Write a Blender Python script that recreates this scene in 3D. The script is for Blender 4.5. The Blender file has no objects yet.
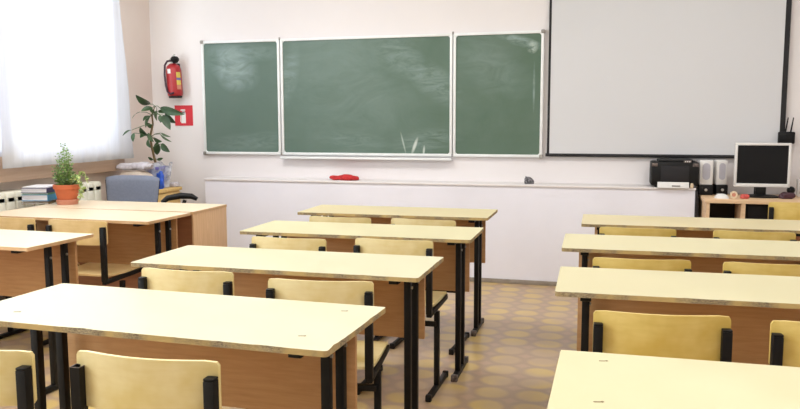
import bpy, bmesh, math, random
from mathutils import Vector, Matrix, noise
random.seed(7)
SC = bpy.context.scene
COL = SC.collection
PI = math.pi

# ------------------------------------------------------------------ materials
def lin(c):
    return tuple(((x/255)/12.92 if x/255 <= .04045 else (((x/255)+.055)/1.055)**2.4) for x in c) + (1,)

class NT:
    def __init__(s, name):
        s.m = bpy.data.materials.new(name); s.m.use_nodes = True
        s.t = s.m.node_tree; s.b = s.t.nodes['Principled BSDF']; s.out = s.t.nodes['Material Output']
        s.co = None
    def n(s, typ, **kw):
        nd = s.t.nodes.new(typ)
        for k, v in kw.items():
            if k.startswith('_'): setattr(nd, k[1:], v)
            else: nd.inputs[k.replace('__', ' ')].default_value = v
        return nd
    def l(s, a, b): s.t.links.new(a, b)
    def obj(s, scale=(1, 1, 1), loc=(0, 0, 0), rot=(0, 0, 0), kind='Object'):
        tc = s.n('ShaderNodeTexCoord'); mp = s.n('ShaderNodeMapping')
        mp.inputs['Scale'].default_value = scale; mp.inputs['Location'].default_value = loc; mp.inputs['Rotation'].default_value = rot
        s.l(tc.outputs[kind], mp.inputs['Vector']); return mp.outputs['Vector']
    def noise(s, vec, scale, detail=4, rough=.55, dist=0):
        nd = s.n('ShaderNodeTexNoise'); nd.inputs['Scale'].default_value = scale
        nd.inputs['Detail'].default_value = detail; nd.inputs['Roughness'].default_value = rough; nd.inputs['Distortion'].default_value = dist
        s.l(vec, nd.inputs['Vector']); return nd.outputs['Fac']
    def ramp(s, fac, stops):
        r = s.n('ShaderNodeValToRGB'); e = r.color_ramp.elements
        e[0].position, e[0].color = stops[0]; e[1].position, e[1].color = stops[-1]
        for p, c in stops[1:-1]:
            x = e.new(p); x.color = c
        s.l(fac, r.inputs['Fac']); return r.outputs['Color']
    def mix(s, fac, a, b, mode='MIX'):
        m = s.n('ShaderNodeMix'); m.data_type = 'RGBA'; m.blend_type = mode
        for i, v in ((0, fac), (6, a), (7, b)):
            if isinstance(v, (int, float)): m.inputs[i].default_value = v
            elif isinstance(v, tuple): m.inputs[i].default_value = v
            else: s.l(v, m.inputs[i])
        return m.outputs[2]
    def math(s, op, a, b=None, c=None):
        m = s.n('ShaderNodeMath'); m.operation = op
        for i, v in enumerate((a, b, c)):
            if v is None: continue
            if isinstance(v, (int, float)): m.inputs[i].default_value = v
            else: s.l(v, m.inputs[i])
        return m.outputs[0]
    def bump(s, h, strength=.2, dist=.01):
        b = s.n('ShaderNodeBump'); b.inputs['Strength'].default_value = strength; b.inputs['Distance'].default_value = dist
        s.l(h, b.inputs['Height']); s.l(b.outputs['Normal'], s.b.inputs['Normal'])

def simple(name, c, rough=.5, metal=0, var=.06, vs=8, spec=.5, bump=0):
    t = NT(name); t.b.inputs['Roughness'].default_value = rough; t.b.inputs['Metallic'].default_value = metal
    t.b.inputs['Specular IOR Level'].default_value = spec
    c1 = lin(c); lo = tuple(x*(1-var*2) for x in c1[:3])+(1,); hi = tuple(min(1, x*(1+var)) for x in c1[:3])+(1,)
    nz = t.noise(t.obj(), vs)
    t.l(t.ramp(nz, [(.3, lo), (.7, hi)]), t.b.inputs['Base Color'])
    if bump: t.bump(nz, bump, .005)
    return t.m

def wood(name, c_lo, c_hi, axis=0, scale=6, rough=.45, patch=None, stretch=14):
    t = NT(name); t.b.inputs['Roughness'].default_value = rough
    sc = [stretch]*3; sc[axis] = 1.2
    v = t.obj(tuple(sc))
    nz = t.noise(v, scale, 6, .6, .3)
    col = t.ramp(nz, [(.3, lin(c_lo)), (.7, lin(c_hi))])
    if patch:
        n2 = t.noise(t.obj(kind='Object'), 7, 3)
        f = t.ramp(n2, [(.42, (0, 0, 0, 1)), (.7, (1, 1, 1, 1))])
        col = t.mix(f, col, lin(patch))
    t.l(col, t.b.inputs['Base Color'])
    return t.m

M = {}
def laminate(name, a, b, rough=.38):
    t = NT(name); t.b.inputs['Roughness'].default_value = rough
    t.b.inputs['Specular IOR Level'].default_value = .45
    n1 = t.noise(t.obj(), 3.0, 5, .6)
    col = t.ramp(n1, [(.3, lin(a)), (.72, lin(b))])
    n2 = t.noise(t.obj((6, 1, 1)), 9, 6, .7)
    st = t.ramp(n2, [(.66, (0, 0, 0, 1)), (.86, (.35, .35, .35, 1))])
    col = t.mix(st, col, lin((212, 196, 140)))
    n3 = t.noise(t.obj(), 60, 3, .5)
    sp = t.ramp(n3, [(.78, (0, 0, 0, 1)), (.82, (.4, .4, .4, 1))])
    col = t.mix(sp, col, lin((150, 128, 90)))
    t.l(col, t.b.inputs['Base Color'])
    r = t.ramp(n1, [(.3, (rough-.08,)*3+(1,)), (.7, (rough+.1,)*3+(1,))])
    t.l(r, t.b.inputs['Roughness'])
    return t.m
M['lam_left'] = laminate('laminate_pale_yellow', (212, 205, 172), (218, 212, 182))
M['lam_right'] = laminate('laminate_straw', (209, 200, 160), (215, 207, 170))
M['lam_window'] = laminate('laminate_pink_beige', (216, 198, 168), (224, 206, 178))
M['lam_grey'] = laminate('laminate_greyed', (206, 192, 152), (214, 202, 160))

def chipboard():
    t = NT('worn_chipboard_edge'); t.b.inputs['Roughness'].default_value = .85
    n1 = t.noise(t.obj((1, 1, 3)), 90, 4, .8)
    c = t.ramp(n1, [(.34, lin((84, 72, 58))), (.5, lin((142, 124, 96))), (.64, lin((176, 158, 122)))])
    n2 = t.noise(t.obj((1.0, 1, .4)), 5, 3, .6)
    k = t.ramp(n2, [(.45, (0, 0, 0, 1)), (.56, (1, 1, 1, 1))])
    c2 = t.mix(k, c, lin((186, 158, 104)))
    # thin dark joint below the laminate
    t.l(c2, t.b.inputs['Base Color']); t.bump(n1, .5, .003)
    return t.m
M['chip'] = chipboard()
M['edge_tan'] = simple('tan_edge_band', (205, 165, 120), .5, vs=20)
M['panel'] = wood('beech_brown_panel', (190, 142, 94), (206, 160, 112), 0, 5, .5)
M['panel_front'] = wood('beech_tan_end_panel', (206, 166, 124), (222, 184, 144), 2, 5, .5)
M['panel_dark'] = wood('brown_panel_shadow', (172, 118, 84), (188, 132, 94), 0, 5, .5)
M['ply'] = wood('chair_plywood', (230, 210, 154), (240, 224, 174), 0, 4, .35, patch=(220, 196, 124), stretch=8)
M['ply_right'] = wood('chair_plywood_golden', (216, 188, 104), (230, 204, 126), 0, 4, .35, patch=(204, 170, 76), stretch=8)
M['ply_window'] = wood('chair_plywood_tan', (226, 194, 136), (238, 210, 156), 0, 4, .35, patch=(214, 180, 116), stretch=8)
M['black'] = simple('black_painted_steel', (14, 13, 13), .5, 0, .25, 30, spec=.3)
M['blackcap'] = simple('black_plastic', (14, 14, 16), .5, 0, .2, 20, spec=.3)
M['worn'] = simple('worn_grey_steel', (120, 108, 104), .45, .5, .4, 60)
M['bolt'] = simple('zinc_bolt', (190, 188, 184), .3, .8)
M['mark'] = simple('dark_scuff', (120, 100, 62), .7)
M['frame_white'] = simple('white_aluminium', (236, 238, 238), .4, .0, .03)
M['plastic_grey'] = simple('grey_plastic', (150, 146, 140), .5)
M['white'] = simple('white_plastic', (226, 224, 222), .45, 0, .03)
M['lilac'] = simple('lilac_white_paint', (236, 235, 244), .5, 0, .02, 2, bump=.03)
M['screen'] = simple('matte_white_screen', (214, 214, 217), .9, 0, .01, 1, spec=.1)
M['screen_black'] = simple('black_screen_border', (26, 24, 28), .7)
M['slate'] = simple('slate_grey_fabric', (126, 132, 148), .9, 0, .05, 60)
M['red'] = simple('red_enamel', (172, 38, 44), .4, 0, .06, 10)
M['redflat'] = simple('red_sign', (204, 46, 58), .7, 0, .04)
M['redcloth'] = simple('red_cloth', (196, 48, 50), .9, 0, .2, 40)
M['greycloth'] = simple('grey_crumpled_cloth', (120, 118, 122), .9, 0, .6, 60)
M['hose'] = simple('dark_rubber_hose', (62, 34, 52), .5)
M['terracotta'] = simple('terracotta', (204, 108, 68), .7, 0, .06, 12)
M['saucer'] = simple('pale_terracotta', (206, 140, 116), .7, 0, .05, 12)
M['soil'] = simple('soil', (52, 40, 32), .95, 0, .3, 60)
M['leaf_dark'] = simple('dark_green_leaf', (64, 92, 58), .42, 0, .25, 14)
M['leaf_mid'] = simple('grey_green_leaf', (104, 128, 94), .45, 0, .2, 14)
M['leaf_light'] = simple('light_green_leaf', (132, 164, 92), .6, 0, .2, 30)
M['leaf_pale'] = simple('pale_yellow_green_leaf', (186, 200, 130), .6, 0, .15, 30)
M['stem'] = simple('brown_stem', (112, 92, 60), .8, 0, .2, 30)
M['purple'] = simple('violet_blue_pot', (112, 108, 178), .5)
M['blue'] = simple('bright_blue_film', (40, 92, 206), .4, 0, .2, 20)
M['bag'] = simple('crumpled_white_film', (206, 200, 206), .45, 0, .14, 26, bump=.4)
M['bag_beige'] = simple('folded_beige_paper', (206, 190, 174), .8, 0, .1, 12)
M['pages'] = wood('page_edges', (206, 206, 214), (238, 238, 242), 0, 5, .8, stretch=120)
M['book_navy'] = simple('navy_cover', (64, 62, 108), .5)
M['book_green'] = simple('green_cover', (96, 150, 110), .5)
M['book_blue'] = simple('sky_blue_cover', (74, 158, 208), .5)
M['book_brown'] = simple('olive_brown_cover', (132, 112, 76), .6)
M['book_white'] = simple('white_cover', (232, 230, 232), .6)
M['radiator'] = simple('cream_radiator_enamel', (238, 236, 220), .45, 0, .03)
M['sill'] = wood('brown_sill_board', (186, 156, 134), (202, 174, 150), 1, 3, .6)
M['glassdark'] = simple('monitor_screen_black', (16, 17, 20), .45, spec=.25)
M['cab'] = wood('yellow_beech_cabinet', (222, 184, 112), (234, 200, 132), 2, 4, .45)
M['desk_tan'] = wood('beige_beech_desk', (216, 180, 142), (226, 194, 156), 0, 4, .5)
M['maroon'] = simple('dark_maroon_plastic', (66, 34, 46), .4)
M['candy'] = simple('coral_red', (214, 92, 84), .5, 0, .2, 60)
M['grille'] = simple('pale_grey_mesh', (186, 184, 194), .7)
M['reel'] = simple('ivory_reel', (226, 206, 176), .5)
M['yellow'] = simple('yellow_sticker', (222, 200, 96), .6)
M['basebrown'] = simple('grey_brown_skirting', (150, 140, 128), .7, 0, .12, 14)
M['ceil'] = simple('white_ceiling', (240, 240, 238), .9, 0, .02)
M['pvc'] = simple('white_window_frame', (238, 238, 238), .4, 0, .02)

def wallmat(name, c1, c2):
    t = NT(name); t.b.inputs['Roughness'].default_value = .75; t.b.inputs['Specular IOR Level'].default_value = .2
    n1 = t.noise(t.obj(), 1.2, 5, .6)
    t.l(t.ramp(n1, [(.3, lin(c1)), (.7, lin(c2))]), t.b.inputs['Base Color'])
    t.bump(t.noise(t.obj(), 60, 3), .06, .004)
    return t.m
M['wall'] = wallmat('pale_cream_pink_wall', (230, 225, 225), (234, 229, 229))
M['wall_win'] = wallmat('warm_beige_wall', (224, 210, 202), (230, 217, 210))

def floormat():
    t = NT('patterned_linoleum'); t.b.inputs['Roughness'].default_value = .32
    tc = t.n('ShaderNodeTexCoord'); sp = t.n('ShaderNodeSeparateXYZ'); t.l(tc.outputs['Object'], sp.inputs[0])
    PX, PY = .2, .177
    nzx = t.noise(tc.outputs['Object'], 14, 3)
    wob = t.math('MULTIPLY', t.math('SUBTRACT', nzx, .5), .10)
    def cell(o, off, p):
        u = t.math('ADD', t.math('MULTIPLY', t.math('ADD', o, off), 1/p), wob)
        return t.math('SUBTRACT', t.math('FRACT', t.math('ADD', u, 100.5)), .5)   # -.5..+.5 about the disc centre
    x = cell(sp.outputs[0], .523, PX); y = cell(sp.outputs[1], -3.592, PY)
    ax = t.math('ABSOLUTE', x); ay = t.math('ABSOLUTE', y)
    r = t.math('SQRT', t.math('ADD', t.math('MULTIPLY', x, x), t.math('MULTIPLY', y, y)))
    disc = t.ramp(r, [(0, (1, 1, 1, 1)), (.33, (1, 1, 1, 1)), (.46, (0, 0, 0, 1))])
    # diamond between four discs
    dd = t.math('ADD', t.math('SUBTRACT', .5, ax), t.math('SUBTRACT', .5, ay))
    dia = t.ramp(dd, [(0, (1, 1, 1, 1)), (.13, (1, 1, 1, 1)), (.26, (0, 0, 0, 1))])
    big = t.noise(tc.outputs['Object'], 1.3, 3)
    fine = t.noise(tc.outputs['Object'], 45, 5, .7)
    cd = t.mix(big, lin((200, 172, 104)), lin((216, 188, 118)))
    cd = t.mix(t.math('MULTIPLY', fine, .35), cd, lin((184, 154, 110)))
    base = lin((174, 147, 122))
    tint = t.noise(tc.outputs['Object'], 3.2, 2, .5)
    cd = t.mix(t.ramp(tint, [(.42, (0, 0, 0, 1)), (.62, (.75, .75, .75, 1))]), cd, lin((184, 158, 134)))
    c = t.mix(dia, base, lin((186, 156, 130)))
    c = t.mix(disc, c, cd)
    t.l(c, t.b.inputs['Base Color'])
    return t.m
M['floor'] = floormat()

def boardmat():
    t = NT('green_chalkboard'); t.b.inputs['Roughness'].default_value = .55
    tc = t.n('ShaderNodeTexCoord'); O = tc.outputs['Object']
    n1 = t.noise(O, 1.6, 5, .6, .6)
    base = t.ramp(n1, [(.3, lin((74, 100, 80))), (.7, lin((92, 113, 98)))])
    # bluer and paler towards the left, greener right
    sp = t.n('ShaderNodeSeparateXYZ'); t.l(O, sp.inputs[0])
    g = t.math('MULTIPLY', t.math('ADD', sp.outputs[0], 3.6), 1/3.1)
    gl = t.ramp(g, [(0, (1, 1, 1, 1)), (.55, (.45, .45, .45, 1)), (1, (0, 0, 0, 1))])
    base = t.mix(t.math('MULTIPLY', gl, .6), base, lin((98, 120, 114)))
    def smear(cx, cz, rx, rz, rot, scale, stretch, amt, lo=.45, hi=.75, col=(170, 190, 190)):
        nonlocal base
        mp = t.n('ShaderNodeMapping'); mp.vector_type = 'TEXTURE'
        mp.inputs['Location'].default_value = (cx, 0, cz); mp.inputs['Rotation'].default_value = (0, rot, 0)
        mp.inputs['Scale'].default_value = (rx, 1000, rz); t.l(O, mp.inputs[0])
        ln = t.n('ShaderNodeVectorMath'); ln.operation = 'LENGTH'; t.l(mp.outputs[0], ln.inputs[0])
        mask = t.ramp(ln.outputs['Value'], [(.35, (1, 1, 1, 1)), (1, (0, 0, 0, 1))])
        m2 = t.n('ShaderNodeMapping'); m2.inputs['Rotation'].default_value = (0, -rot, 0); m2.inputs['Scale'].default_value = (1, 1, stretch)
        t.l(O, m2.inputs[0])
        nz = t.noise(m2.outputs[0], scale, 6, .65, 1.2)
        f = t.math('MULTIPLY', t.math('MULTIPLY', t.ramp(nz, [(lo, (0, 0, 0, 1)), (hi, (1, 1, 1, 1))]), mask), amt)
        base = t.mix(f, base, lin(col))
    smear(-3.28, 1.80, .30, .20, .55, 3.5, 2.2, .8, .30, .75)
    smear(-3.15, 1.92, .40, .09, .05, 3, 3, .5, .3, .8)
    smear(-3.3, 1.68, .16, .12, .5, 4, 2, .5, .3, .8)
    smear(-3.15, 1.12, .5, .10, -.1, 4, 4, .3, .35, .8)
    smear(-2.74, 1.72, .10, .3, .2, 5, 2.5, .45, .35, .8)
    smear(-2.2, 1.6, 1.0, .7, .9, 1.6, 2, .28, .3, .9)
    smear(-1.75, 1.87, .3, .18, .6, 5, 3, .35, .35, .8)
    smear(-1.45, 1.65, .15, .35, -.9, 4, 4, .5, .35, .8)
    smear(-1.5, 1.14, .35, .12, -.15, 4, 5, .4, .4, .8)
    smear(-1.60, 1.10, .018, .085, .35, 9, 1, .8, .2, .4, (214, 222, 214))
    smear(-1.70, 1.12, .010, .11, -.25, 9, 1, .5, .2, .4, (200, 212, 204))
    smear(-1.52, 1.06, .012, .05, .1, 9, 1, .7, .2, .4, (214, 222, 214))
    smear(-2.15, 1.14, .4, .09, .1, 4, 5, .3, .35, .8)
    smear(-.72, 1.95, .22, .05, .3, 6, 3, .6, .35, .7)
    smear(-.62, 1.90, .05, .06, .3, 12, 1, .6, .4, .6, (200, 212, 204))
    smear(-.95, 1.75, .45, .25, .6, 3, 2.5, .25, .3, .8)
    smear(-.605, 1.58, .012, .22, 0, 8, 1, .4, .3, .6)
    t.l(base, t.b.inputs['Base Color'])
    return t.m
M['board'] = boardmat()

def curtainmat():
    t = NT('white_sheer_curtain'); t.t.nodes.remove(t.b)
    d = t.n('ShaderNodeBsdfDiffuse'); d.inputs['Color'].default_value = lin((240, 238, 234))
    tr = t.n('ShaderNodeBsdfTranslucent')
    tp = t.n('ShaderNodeBsdfTransparent'); tp.inputs['Color'].default_value = (1, 1, 1, 1)
    v = t.obj((1, 60, 1)); nz = t.noise(v, 3, 3, .5)
    t.l(t.ramp(nz, [(.3, lin((150, 153, 170))), (.7, lin((170, 172, 184)))]), tr.inputs['Color'])
    m1 = t.n('ShaderNodeMixShader'); m1.inputs[0].default_value = .5; t.l(d.outputs[0], m1.inputs[1]); t.l(tr.outputs[0], m1.inputs[2])
    m2 = t.n('ShaderNodeMixShader'); m2.inputs[0].default_value = .05; t.l(m1.outputs[0], m2.inputs[1]); t.l(tp.outputs[0], m2.inputs[2])
    t.l(m2.outputs[0], t.out.inputs['Surface'])
    return t.m
M['curtain'] = curtainmat()

def glassmat():
    t = NT('window_glass'); t.t.nodes.remove(t.b)
    g = t.n('ShaderNodeBsdfGlossy'); g.inputs['Roughness'].default_value = .02
    tp = t.n('ShaderNodeBsdfTransparent'); tp.inputs['Color'].default_value = (.95, .98, .97, 1)
    m = t.n('ShaderNodeMixShader'); m.inputs[0].default_value = .07; t.l(tp.outputs[0], m.inputs[1]); t.l(g.outputs[0], m.inputs[2])
    t.l(m.outputs[0], t.out.inputs['Surface']); return t.m
M['glass'] = glassmat()
def filmmat():
    t = NT('clear_bluish_film'); t.b.inputs['Base Color'].default_value = lin((214, 222, 236)); t.b.inputs['Roughness'].default_value = .2
    nz = t.noise(t.obj(), 16, 3); t.l(t.ramp(nz, [(.35, (.25, .25, .25, 1)), (.65, (.75, .75, .75, 1))]), t.b.inputs['Alpha'])
    return t.m
M['film'] = filmmat()
def emit(name, c, s):
    t = NT(name); t.b.inputs['Base Color'].default_value = c; t.b.inputs['Emission Color'].default_value = c; t.b.inputs['Emission Strength'].default_value = s
    return t.m
M['tube'] = emit('glowing_fill_tube', (1, .98, .95, 1), 6)  # glow of the added ceiling fill tubes

# ------------------------------------------------------------------ mesh helpers
def V(*a): return Vector(a)
def mbox(bm, c, s, rz=0, bev=0, rx=0, ry=0, mi=0, seg=2):
    """box, centre c, full size s"""
    r = bmesh.ops.create_cube(bm, size=1)
    vs = r['verts']
    bmesh.ops.scale(bm, vec=s, verts=vs)
    fs = set(f for v in vs for f in v.link_faces)
    if bev:
        es = list(set(e for v in vs for e in v.link_edges))
        rr = bmesh.ops.bevel(bm, geom=es, offset=bev, segments=seg, affect='EDGES', profile=.5)
        vs = list(set(v for f in rr['faces'] for v in f.verts) | set(v for v in vs if v.is_valid))
        fs = set(f for v in vs for f in v.link_faces)
    mat = Matrix.Translation(c) @ Matrix.Rotation(rz, 4, 'Z') @ Matrix.Rotation(ry, 4, 'Y') @ Matrix.Rotation(rx, 4, 'X')
    bmesh.ops.transform(bm, matrix=mat, verts=vs)
    for f in fs: f.material_index = mi
    return vs
def b2(bm, x0, x1, y0, y1, z0, z1, bev=0, mi=0):
    return mbox(bm, ((x0+x1)/2, (y0+y1)/2, (z0+z1)/2), (x1-x0, y1-y0, z1-z0), bev=bev, mi=mi)
def tube(bm, pts, r, n=10, cap=True, mi=0):
    pts = [Vector(p) for p in pts]; R = r if isinstance(r, (list, tuple)) else [r]*len(pts)
    rings = []; ref = None
    for i, p in enumerate(pts):
        a = pts[max(i-1, 0)]; b = pts[min(i+1, len(pts)-1)]; d = (b-a).normalized()
        if ref is None: ref = Vector((0, 0, 1)) if abs(d.z) < .9 else Vector((1, 0, 0))
        u = d.cross(ref).normalized(); w = u.cross(d).normalized(); ref = w
        rings.append([bm.verts.new(p + (u*math.cos(2*PI*k/n)+w*math.sin(2*PI*k/n))*R[i]) for k in range(n)])
    for a, b in zip(rings, rings[1:]):
        for k in range(n):
            f = bm.faces.new((a[k], a[(k+1) % n], b[(k+1) % n], b[k])); f.smooth = True; f.material_index = mi
    if cap:
        for rr in (rings[0], rings[-1]):
            f = bm.faces.new(rr); f.material_index = mi
def lathe(bm, prof, c=(0, 0, 0), n=28, sx=1, sy=1, mi=0):
    rings = []
    for r, z in prof:
        if r < 1e-5: rings.append([bm.verts.new((c[0], c[1], c[2]+z))])
        else: rings.append([bm.verts.new((c[0]+sx*r*math.cos(2*PI*k/n), c[1]+sy*r*math.sin(2*PI*k/n), c[2]+z)) for k in range(n)])
    for a, b in zip(rings, rings[1:]):
        for k in range(n):
            k2 = (k+1) % n
            if len(a) == 1 and len(b) == 1: continue
            if len(a) == 1: f = bm.faces.new((a[0], b[k2], b[k]))
            elif len(b) == 1: f = bm.faces.new((a[k], a[k2], b[0]))
            else: f = bm.faces.new((a[k], a[k2], b[k2], b[k]))
            f.smooth = True; f.material_index = mi
def grid(bm, fn, nu, nv, mi=0, smooth=True):
    vs = [[bm.verts.new(fn(i/nu, j/nv)) for j in range(nv+1)] for i in range(nu+1)]
    for i in range(nu):
        for j in range(nv):
            f = bm.faces.new((vs[i][j], vs[i+1][j], vs[i+1][j+1], vs[i][j+1])); f.smooth = smooth; f.material_index = mi
    return vs
def rrect(w, h, r, n=4):
    """rounded rectangle outline centred on 0"""
    out = []
    for cx, cy, a0 in ((w/2-r, h/2-r, 0), (-w/2+r, h/2-r, PI/2), (-w/2+r, -h/2+r, PI), (w/2-r, -h/2+r, 1.5*PI)):
        for k in range(n+1):
            a = a0+PI/2*k/n; out.append((cx+r*math.cos(a), cy+r*math.sin(a)))
    return out
def prism(bm, outline, fn, d0, d1, mi=0, mside=None):
    """extrude 2-D outline between d0 and d1; fn(a,b,d) -> point"""
    A = [bm.verts.new(fn(a, b, d0)) for a, b in outline]; B = [bm.verts.new(fn(a, b, d1)) for a, b in outline]
    n = len(A); f = bm.faces.new(A[::-1]); f.material_index = mi; f = bm.faces.new(B); f.material_index = mi
    for k in range(n):
        f = bm.faces.new((A[k], A[(k+1) % n], B[(k+1) % n], B[k])); f.material_index = mi if mside is None else mside

def link(name, bm, mats, parent=None, loc=None, fix=True):
    me = bpy.data.meshes.new(name)
    if fix: bmesh.ops.recalc_face_normals(bm, faces=bm.faces)
    bm.to_mesh(me); bm.free()
    me.set_sharp_from_angle(angle=math.radians(38))
    for m in (mats if isinstance(mats, (list, tuple)) else [mats]): me.materials.append(m if not isinstance(m, str) else M[m])
    o = bpy.data.objects.new(name, me); COL.objects.link(o)
    if parent: o.parent = parent
    if loc: o.location = loc
    return o
def thing(name, label, cat, loc=(0, 0, 0), rz=0, group=None):
    o = bpy.data.objects.new(name, None); COL.objects.link(o); o.location = loc; o.rotation_euler = (0, 0, rz)
    o.empty_display_size = .1
    o['label'] = label; o['category'] = cat
    if group: o['group'] = group
    return o
def tag(o, label, cat, group=None):
    o['label'] = label; o['category'] = cat
    if group: o['group'] = group
    return o
def struct(name, bm, m):
    o = link(name, bm, m); o['kind'] = 'structure'; return o
def NB(): return bmesh.new()
def kids(o): return [c for c in bpy.data.objects if c.parent == o]
def copy_tree(o, parent=None):
    c = o.copy(); COL.objects.link(c); c.parent = parent
    for ch in kids(o): copy_tree(ch, c)
    return c

# ------------------------------------------------------------------ room shell
XL, XR, YB, YF, ZC = -4.13, 2.7, -2.6, 6.35, 3.15
bm = NB(); b2(bm, XL-.3, XR+.2, YB-.2, YF+.2, -.12, 0); struct('floor', bm, 'floor')
bm = NB(); b2(bm, XL-.3, XR+.2, YB-.2, YF+.2, ZC, ZC+.12); struct('ceiling', bm, 'ceil')
bm = NB(); b2(bm, XL-.3, XR+.2, YF, YF+.2, 0, ZC); struct('wall_front', bm, 'wall')
bm = NB(); b2(bm, XL-.3, XR+.2, YB-.2, YB, 0, ZC); struct('wall_back', bm, 'wall')
bm = NB(); b2(bm, XR, XR+.2, YB, YF, 0, ZC); struct('wall_right', bm, 'wall')
# left wall with two window openings
WZ0, WZ1 = 1.10, 2.85
WINS = [(3.10, 5.62), (-.9, 2.2)]
bm = NB()
b2(bm, XL-.3, XL, YB, YF, 0, WZ0); b2(bm, XL-.3, XL, YB, YF, WZ1, ZC)
ys = [YB, WINS[1][0], WINS[1][1], WINS[0][0], WINS[0][1], YF]
for a, b in ((ys[0], ys[1]), (ys[2], ys[3]), (ys[4], ys[5])): b2(bm, XL-.3, XL, a, b, WZ0, WZ1)
struct('wall_left', bm, 'wall_win')
for i, (a, b) in enumerate(WINS):
    w = bpy.data.objects.new('window_%d' % (i+1), None); COL.objects.link(w); w.location = (XL-.15, (a+b)/2, WZ0); w['kind'] = 'structure'
    L = b-a; H = WZ1-WZ0
    bm = NB()
    for y in (-L/2+.03, L/2-.03): b2(bm, -.03, .03, y-.03, y+.03, 0, H)
    for z in (.03, H-.03): b2(bm, -.03, .03, -L/2, L/2, z-.03, z+.03)
    for y in (-L/6, L/6): b2(bm, -.03, .03, y-.03, y+.03, 0, H)
    link('window_frame', bm, 'pvc', w)
    bm = NB(); b2(bm, -.004, .004, -L/2+.05, L/2-.05, .05, H-.05); link('glass_pane', bm, 'glass', w)
    bm = NB(); b2(bm, .12, .255, -L/2-.12, L/2+.12, -.205, -.015, bev=.006); link('window_sill', bm, 'sill', w)
# skirting and low lilac boxing under the board
BY = 6.116; BX0, BX1, BZ = -3.476, .629, .805
bm = NB()
b2(bm, BX0, BX1, BY, YF, 0, BZ-.016); b2(bm, BX0-.004, BX1+.004, BY-.012, YF, BZ-.016, BZ, bev=.002, mi=1)
o = struct('trim_1', bm, ['lilac', 'wall'])
bm = NB(); b2(bm, BX0, BX1, BY-.012, BY, 0, .035, bev=.003); struct('baseboard_front', bm, 'basebrown')
bm = NB(); b2(bm, XR-.014, XR, YB, YF, 0, .08); struct('baseboard_right', bm, 'basebrown')
bm = NB(); b2(bm, XL, XL+.014, YB, YF, 0, .08); struct('baseboard_left', bm, 'basebrown')
# black strip standing for the shadow gap at the boxing end
bm = NB(); b2(bm, BX1+.002, BX1+.018, BY-.014, YF, .06, BZ-.02); struct('shadow_gap_strip', bm, 'screen_black')

# ------------------------------------------------------------------ curtains
def curtain(label, y0t, y1t, y0b, y1b, zt, zb, x, seed, group):
    root = thing('sheer_curtain', label, 'curtain', (x, (y0b+y1b)/2, zb), 0, group)
    yc = (y0b+y1b)/2
    bm = NB()
    def fn(u, v):
        z = zt+(zb-zt)*v
        y = (y0t+(y1t-y0t)*u)*(1-v)+(y0b+(y1b-y0b)*u)*v
        ph = y*30+seed
        d = .016*math.sin(ph)+.008*math.sin(ph*2.3+1.3)+.006*math.sin(ph*.37)
        return (d*(.8-.4*v), y-yc, z-zb+.002*math.sin(y*7)*v)
    grid(bm, fn, 240, 10)
    link('curtain_cloth', bm, 'curtain', root, fix=False)
    bm = NB()
    def fh(u, v):
        p = fn(u, 1); return (p[0]+.002, p[1], p[2]+.03*v)
    grid(bm, fh, 240, 1); link('hem', bm, 'curtain', root, fix=False)
    return root
curtain('white sheer curtain hanging over the window beside the blackboard wall', 4.36, 5.60, 4.30, 5.80, 2.98, .995, -3.972, 0, None)
curtain('white sheer curtain cut off by the left edge of the photo', 2.95, 4.50, 2.95, 4.44, 2.98, 1.075, -4.012, 2, None)
bm = NB(); tube(bm, [(-3.965, -1.2, 3.0), (-3.965, 5.95, 3.0)], .012)
tag(link('curtain_rod', bm, 'white'), 'thin white curtain rod above the windows', 'rod')

# ------------------------------------------------------------------ radiators
def radiator(y0, n, label):
    P = .0895
    t = thing('radiator', label, 'radiator', (-4.055, y0, .16), 0, None)
    for k in range(n):
        bm = NB(); yc = P*(k+.5)
        for dx in (-.045, .045): b2(bm, dx-.02, dx+.02, yc-.040, yc+.040, .03, .64, bev=.012)
        b2(bm, -.065, .065, yc-.0445, yc+.0445, .585, .668, bev=.016); b2(bm, -.065, .065, yc-.040, yc+.040, .0, .08, bev=.016)
        b2(bm, -.06, .06, yc-.0447, yc+.0447, .05, .515)
        link('radiator_section', bm, 'radiator', t)
    bm = NB()
    tube(bm, [(0, 0, .625), (0, P*n, .625)], .02)
    link('connecting_pipe', bm, 'radiator', t)
    for yy in (P*.5, P*(n-.5)):
        bm = NB(); b2(bm, -.05, .05, yy-.02, yy+.02, -.16, .01, bev=.004); link('foot', bm, 'radiator', t)
radiator(3.62, 11, 'cream sectional radiator under the window, left of the stacked books')
radiator(4.74, 7, 'cream sectional radiator under the window, behind the terracotta pot')

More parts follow.
